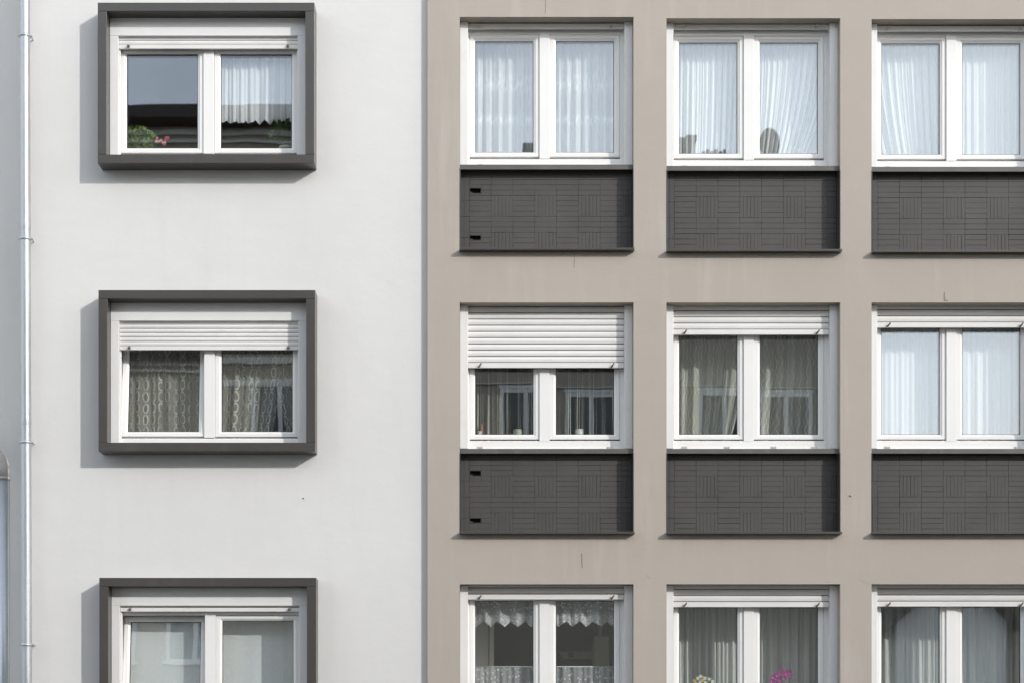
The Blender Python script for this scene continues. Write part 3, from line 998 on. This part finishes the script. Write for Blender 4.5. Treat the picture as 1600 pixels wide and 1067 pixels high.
# white house
curtain('half-length white lace curtain with scalloped hem in the top left window', lx(0, 1.10), lx(0, 1.95), lz(0, .395), lz(0, 1.035), .215, CL['lace_half'], 9, .034, sc(9, .03), None, 1.7, 3)
def part_r(s, t, x, z):            # gathered aside towards its left edge
    return x - .30 * s * t ** 1.6, z
def part_l(s, t, x, z):
    return x + .30 * (1 - s) * t ** 1.6 * .8, z
curtain('oval-patterned lace curtain behind the tilted sash under the half-drawn shutter', lx(1, .10), lx(1, 1.02), lz(1, .30), lz(1, 1.40), .335, CL['ovals'], 7, .040, None, None, 1.4, 4)
curtain('oval-patterned lace curtain swept left in the closed sash of the middle left window', lx(1, 1.02), lx(1, 1.72), lz(1, .30), lz(1, 1.40), .32, CL['ovals'], 5, .040, None, lambda s, t, x, z: (x - .12 * s * t ** 2, z), 1.4, 5)
curtain('narrow zigzag-edged lace curtain at the right edge of the middle left window', lx(1, 1.62), lx(1, 1.98), lz(1, .30), lz(1, 1.40), .31, CL['ovals'], 4, .020, None, lambda s, t, x, z: (x + .18 * (1 - s) * t ** 2 + .016 * (1 - s) * (2 * abs((t * 14) % 1 - .5)), z), 1.4, 6, nz=84)
curtain('pale swirl-patterned net curtain behind the lowest left window', lx(2, .08), lx(2, 2.02), lz(2, .28), lz(2, 1.42), .30, CL['swirl'], 5, .010, None, None, 1.05, 7)
# brown house, top row
curtain('sheer white curtain with two bright bands behind the window nearest the white house, top row', rx(0, 0, .05), rx(0, 0, 1.65), rz(0, 0, .02), rz(0, 0, 1.32), .40, CL['sheer_a'], 17, .045, None, None, 1.5, 8)
def fan(s, t, x, z): return x - .34 * s * t ** 2.0 + .0, z
curtain('sheer white curtain hanging straight in the left half of the top middle window', rx(0, 1, .05), rx(0, 1, .86), rz(0, 1, .02), rz(0, 1, 1.32), .40, CL['sheer_b'], 12, .040, None, lambda s, t, x, z: (x - .05 * s * t ** 2, z), 1.6, 9)
curtain('sheer white curtain swept diagonally behind the mirrored dark oval dish', rx(0, 1, .86), rx(0, 1, 1.95), rz(0, 1, .02), rz(0, 1, 1.32), .395, CL['sheer_b'], 16, .036, None, lambda s, t, x, z: (x - .42 * s * t ** 1.8, z), 1.6, 10)
curtain('sheer white curtain with folds fanning out in the top right window', rx(0, 2, -.25), rx(0, 2, .84), rz(0, 2, .02), rz(0, 2, 1.32), .40, CL['sheer_c'], 13, .04, None, lambda s, t, x, z: (x + .26 * (1 - s) * t ** 1.8, z), 1.6, 11)
curtain('straight dense white curtain in the right half of the top right window', rx(0, 2, .85), rx(0, 2, 1.66), rz(0, 2, .02), rz(0, 2, 1.32), .40, CL['sheer_c'], 11, .016, None, None, 1.5, 12)
# middle row
curtain('beige string curtain behind the half-lowered slatted shutter', rx(1, 0, .08), rx(1, 0, 1.62), rz(1, 0, .05), rz(1, 0, 1.31), .44, CL['strings'], 14, .018, None, None, 1.2, 13)
curtain('wave-patterned lace curtain in the left half of the central brown-house window', rx(1, 1, .04), rx(1, 1, .90), rz(1, 1, .05), rz(1, 1, 1.32), .52, CL['waves'], 7, .045, None, lambda s, t, x, z: (x - .22 * s ** 2 * t ** 1.8, z), 1.7, 14)
curtain('wave-patterned lace curtain in the right half of the central brown-house window', rx(1, 1, .90), rx(1, 1, 1.66), rz(1, 1, .05), rz(1, 1, 1.32), .53, CL['waves'], 6, .045, None, lambda s, t, x, z: (x - .12 * (1 - s) * t ** 1.6, z), 1.6, 15)
curtain('plain white voile curtain in the right window of the middle row', rx(1, 2, .05), rx(1, 2, 1.65), rz(1, 2, .05), rz(1, 2, 1.32), .40, CL['sheer_c'], 13, .022, None, None, 1.4, 16)
# bottom row
zig = lambda n, a: (lambda s: a * 2 * abs((s * n) % 1 - .5))
curtain('scalloped dotted lace valance across the left bottom window', rx(2, 0, .10), rx(2, 0, 1.60), rz(2, 0, .05), rz(2, 0, .395), .335, CL['valance'], 9, .04, zig(11, .055), None, 1.4, 17, nx=300)
cafe = curtain('dotted cafe curtain on a thin rod in the left bottom window', rx(2, 0, .10), rx(2, 0, 1.60), rz(2, 0, .790), rz(2, 0, 1.31), .335, CL['dots'], 11, .035, None, None, 1.4, 18)
cr = MB(); cr.tube([(rx(2, 0, .06), .335, rz(2, 0, .792)), (rx(2, 0, 1.64), .335, rz(2, 0, .792))], .007, 10)
cr.build('curtain_rod', M['ceramic'], cafe)
curtain('grey-white curtain behind the white flowers, bottom middle window', rx(2, 1, .04), rx(2, 1, .86), rz(2, 1, .05), rz(2, 1, 1.32), .62, CL['grey'], 9, .055, None, None, 1.5, 19)
curtain('grey-white curtain behind the magenta orchid, bottom middle window', rx(2, 1, .86), rx(2, 1, 1.66), rz(2, 1, .05), rz(2, 1, 1.32), .62, CL['grey'], 7, .055, None, None, 1.5, 20)
curtain('bluish grey curtain in the left half of the bottom right window', rx(2, 2, .02), rx(2, 2, .86), rz(2, 2, .05), rz(2, 2, 1.32), .60, CL['grey'], 8, .055, None, None, 1.5, 21)
curtain('bluish grey curtain in the right half of the bottom right window', rx(2, 2, .88), rx(2, 2, 1.66), rz(2, 2, .05), rz(2, 2, 1.32), .60, CL['grey'], 7, .055, None, None, 1.5, 22)

# ------------------------------------------------------------------ things on the window boards
def foliage(mb, c, r, n, size, rng, squash=.8):
    for _ in range(n):
        while True:
            p = Vector((rng.uniform(-1, 1), rng.uniform(-1, 1), rng.uniform(-1, 1)))
            if p.length < 1: break
        p = Vector((p.x * r[0], p.y * r[1], p.z * r[2])) + Vector(c)
        a = Vector((rng.uniform(-1, 1), rng.uniform(-1, .2), rng.uniform(-.6, 1))).normalized()
        n_ = a.cross(Vector((rng.uniform(-1, 1), rng.uniform(-1, 1), rng.uniform(-1, 1)))).normalized()
        l = size * rng.uniform(.6, 1.3)
        w = n_ * l * .42
        up = a.cross(n_) * l * .12
        mb.face([p, p + a * l * .35 + w * .9 + up, p + a * l, p + a * l * .35 - w * .9 + up], True)
def blossom(mb, c, r, rng, n=6):
    for k in range(n):
        an = 2 * math.pi * k / n + rng.uniform(-.2, .2)
        d = Vector((math.cos(an), rng.uniform(-.5, .1), math.sin(an)))
        t_ = Vector((-d.z, 0, d.x)) * r * .45
        c_ = Vector(c)
        mb.face([c_, c_ + d * r * .6 + t_, c_ + d * r, c_ + d * r * .6 - t_], True)

def plant(label, x, y, z, h, r, mats, nleaf, lsize, flowers, seed, name='potted_plant', pot_r=.07):
    rng = random.Random(seed)
    t = thing(name, (x, y, z), label, 'plant')
    p = MB(); p.lathe((x, y, z + .001), [(pot_r * .7, 0), (pot_r, pot_r * 1.5), (pot_r * 1.08, pot_r * 1.52), (pot_r * 1.08, pot_r * 1.8), (pot_r * .9, pot_r * 1.8), (pot_r * .85, pot_r * 1.5)], 20)
    p.build('pot', mats[0], t)
    s = MB()
    for k in range(6):
        an = rng.uniform(0, 6.28)
        s.tube([(x, y, z + pot_r * 1.4), (x + .4 * r * math.cos(an), y + .2 * r * math.sin(an), z + pot_r + h * .5), (x + r * .8 * math.cos(an), y + .4 * r * math.sin(an), z + h * rng.uniform(.75, 1))], .004, 6)
    s.build('stem', M['stem'], t)
    f = MB(); foliage(f, (x, y, z + pot_r * 1.5 + h * .45), (r, r * .55, h * .5), nleaf, lsize, rng)
    f.build('foliage', mats[1], t)
    if flowers:
        b = MB()
        for (dx, dz, rr, mi) in flowers:
            b.mi = mi
            for _ in range(8):
                blossom(b, (x + dx + rng.uniform(-rr, rr), y - .06 + rng.uniform(-.03, .02), z + dz + rng.uniform(-rr * .7, rr * .7)), .014, rng)
        b.build('blossom', [mats[2]] + list(mats[3:]), t)
    return t
BZ0 = lz(0, 1.38)
plant('leafy geranium with pink and red blossoms in lower left corner of the top left window', px(214, .2), .255, BZ0 - .10, .33, .19, (M['terracotta'], M['leaf'], M['pink'], M['red']), 700, .048, [(.22, .27, .025, 0), (.30, .285, .02, 1), (.27, .24, .015, 0)], 31)
plant('dark green leafy plant in the lower right corner of the top left window', px(446, .2), .27, BZ0 + .0, .32, .18, (M['ceramic'], M['leaf_dark'], M['pink']), 600, .050, None, 32)
# bare pale twig
tw = MB()
xw = px(367, .3)
for a in (-.05, .045):
    tw.tube([(xw, .26, BZ0), (xw + a * .3, .26, BZ0 + .07), (xw + a, .26, BZ0 + .125)], .0045, 6)
tag(tw.build('twig', M['stem'], None, (xw, .26, BZ0)), 'forked pale twig standing under the lace half curtain', 'twig')
# white lace ornament standing in the tilted sash
BZ1 = lz(1, 1.38)
for k, (xx, hh, lab) in enumerate(((204, .055, 'small white figurine at far left on the sill of the middle left window'), (209.5, .045, 'small white figurine between two others on the middle left sill'), (215.5, .052, 'rightmost small white figurine on the middle left sill'))):
    b = MB()
    xq = px(xx, .27)
    b.lathe((xq, .27, BZ1), [(.012, 0), (.017, .012), (.010, hh * .55), (.014, hh * .72), (.010, hh * .92), (.003, hh * 1.25)], 12)
    tag(b.build('figurine', M['ceramic'], None, (xq, .27, BZ1)), lab, 'figurine', 'white figurines on the sill')

def board_z(r, c): return rz(r, c, 1.32)
plant('faint small leafy plant behind the fanned curtain of the top right window', px(1432, .47), .50, board_z(0, 2), .15, .10, (M['ceramic'], M['leaf_dark'], M['pink']), 120, .045, None, 33, pot_r=.04)
# middle row
zq = board_z(1, 0)
b = MB(); xq = px(749, .33)
b.lathe((xq, .33, zq), [(.030, 0), (.033, .006), (.033, .085), (.022, .100), (.022, .112), (.024, .113), (.024, .125), (.002, .127)], 18)
tag(b.build('jar', M['ceramic'], None, (xq, .33, zq)), 'small pale jar at the far left under the half-lowered shutter', 'jar')
b = MB(); xq = px(752, .36)
b.lathe((xq + .0, .40, zq), [(.020, 0), (.022, .004), (.020, .15), (.012, .19), (.012, .21), (.004, .212)], 14)
tag(b.build('bottle', M['terracotta'], None, (xq, .40, zq)), 'slim reddish bottle behind the small pale jar', 'bottle')
b = MB(); xq = px(809, .33)
b.lathe((xq, .33, zq), [(.036, 0), (.040, .006), (.044, .135), (.046, .139), (.043, .142), (.040, .137), (.036, .02)], 20)
tag(b.build('flower_pot', M['greenpot'], None, (xq, .33, zq)), 'pot with green leaf pattern beside the mullion under the half-lowered shutter', 'pot')
b = MB(); xq = px(905, .33)
b.lathe((xq, .33, zq), [(.038, 0), (.041, .005), (.041, .142), (.038, .146), (.036, .14), (.034, .02)], 20)
tag(b.build('cup', M['ceramic'], None, (xq, .33, zq)), 'plain white beaker in the right pane under the half-lowered shutter', 'cup')
# bottom left kitchen
zt = RW[(2, 0)][1]
t = thing('cupboard', (px(752, .9), .9, zt - 2.34), 'tall pale cupboard just inside the left edge of the bottom left room', 'cupboard')
b = MB(); b.box(px(731, .8), px(763, .8), .80, 1.25, zt - 2.34, zt - .30, .004)
b.build('carcass', M['ceramic'], t)
b = MB(); b.box(px(764.5, .8), px(772, .8), .79, 1.25, zt - 2.34, zt - .30, .006); b.build('end_panel', M['appliance'], t)
t = thing('range_hood', (px(905, 2.3), 2.3, pz(1034, 2.3)), 'grey tapered range hood seen deep in the bottom left room', 'range hood')
b = MB()
xa, xb, z0, z1 = px(872, 2.3), px(930, 2.3), pz(1030, 2.3), pz(1010, 2.3)
lo = [(xa + .04, 2.1, z0), (xb, 2.1, z0), (xb, 2.6, z0), (xa + .04, 2.6, z0)]
mi_ = [(xa, 2.1, z0 + .08), (xb, 2.1, z0 + .08), (xb, 2.6, z0 + .08), (xa, 2.6, z0 + .08)]
hi = [(xa, 2.3, z1), (xb, 2.3, z1), (xb, 2.6, z1), (xa, 2.6, z1)]
for A_, B_ in ((lo, mi_), (mi_, hi)):
    for k in range(4):
        b.face([A_[k], A_[(k + 1) % 4], B_[(k + 1) % 4], B_[k]])
b.face(lo); b.face(hi)
b.build('hood', M['steel'], t)
b = MB(); b.box(px(888, 2.1), px(896, 2.1), 2.085, 2.099, z0 + .02, z0 + .07, .002); b.build('badge', M['gasket'], t)
t = thing('water_heater', (px(940, 1.8), 1.8, pz(1042, 1.8)), 'boxy cream water heater with flue pipe in the bottom left room', 'water heater')
b = MB(); b.box(px(928, 1.8), px(952, 1.8), 1.8, 2.05, pz(1042, 1.8), pz(993, 1.8), .012); b.build('casing', M['appliance'], t)
b = MB(); b.tube([(px(938, 1.9), 1.9, pz(993, 1.8)), (px(938, 1.9), 1.9, pz(940, 1.8))], .028, 14); b.build('flue_pipe', M['appliance'], t)
# bottom middle flowers
def bunch(name, label, x, y, z, h, cols, spots, seed, leaf):
    rng = random.Random(seed)
    t = thing(name, (x, y, z), label, 'flower')
    p = MB(); p.lathe((x, y, z), [(.045, 0), (.06, .10), (.064, .102), (.064, .12), (.055, .12), (.05, .1)], 20)
    p.build('pot', M['ceramic'], t)
    s = MB()
    for (dx, dz, r, m) in spots[::2]:
        s.tube([(x, y, z + .10), (x + dx * .3, y, z + dz * .6), (x + dx, y, z + dz)], .0035, 6)
    s.build('stem', M['stem'], t)
    f = MB(); foliage(f, (x, y, z + h * .62), (.11, .06, h * .38), leaf, .04, rng); f.build('foliage', M['leaf'], t)
    b = MB()
    for (dx, dz, r, m) in spots:
        b.mi = m
        for k in range(3):
            blossom(b, (x + dx, y - .02 + .01 * k, z + dz), r, rng, 5)
    b.build('blossom', cols, t)
zq = board_z(2, 1)
rng = random.Random(5)
xm = px(1220, .36)
spots = [(px(xx, .36) - xm, pz(yy, .36) - zq, .027, 0) for xx, yy in ((1206, 1063), (1208, 1057), (1212, 1060), (1214, 1054), (1218, 1051), (1222, 1049), (1228, 1052), (1232, 1049), (1234, 1055), (1217, 1064), (1209, 1068), (1225, 1059))]
bunch('orchid', 'magenta orchid in the right half of the bottom middle window', xm, .36, zq, .35, [M['magenta']], spots, 41, 60)
xm = px(1097, .36)
spots = [(px(xx, .36) - xm, pz(yy, .36) - zq, .020, m) for xx, yy, m in ((1085, 1063, 1), (1090, 1059, 0), (1095, 1056, 0), (1101, 1059, 0), (1108, 1060, 0), (1113, 1064, 0), (1094, 1064, 0), (1088, 1068, 0), (1102, 1066, 0), (1109, 1069, 0), (1098, 1062, 1))]
bunch('potted_flower', 'white and yellow flowers in the left half of the bottom middle window', xm, .36, zq, .38, [M['white_petal'], M['yellow']], spots, 42, 260)
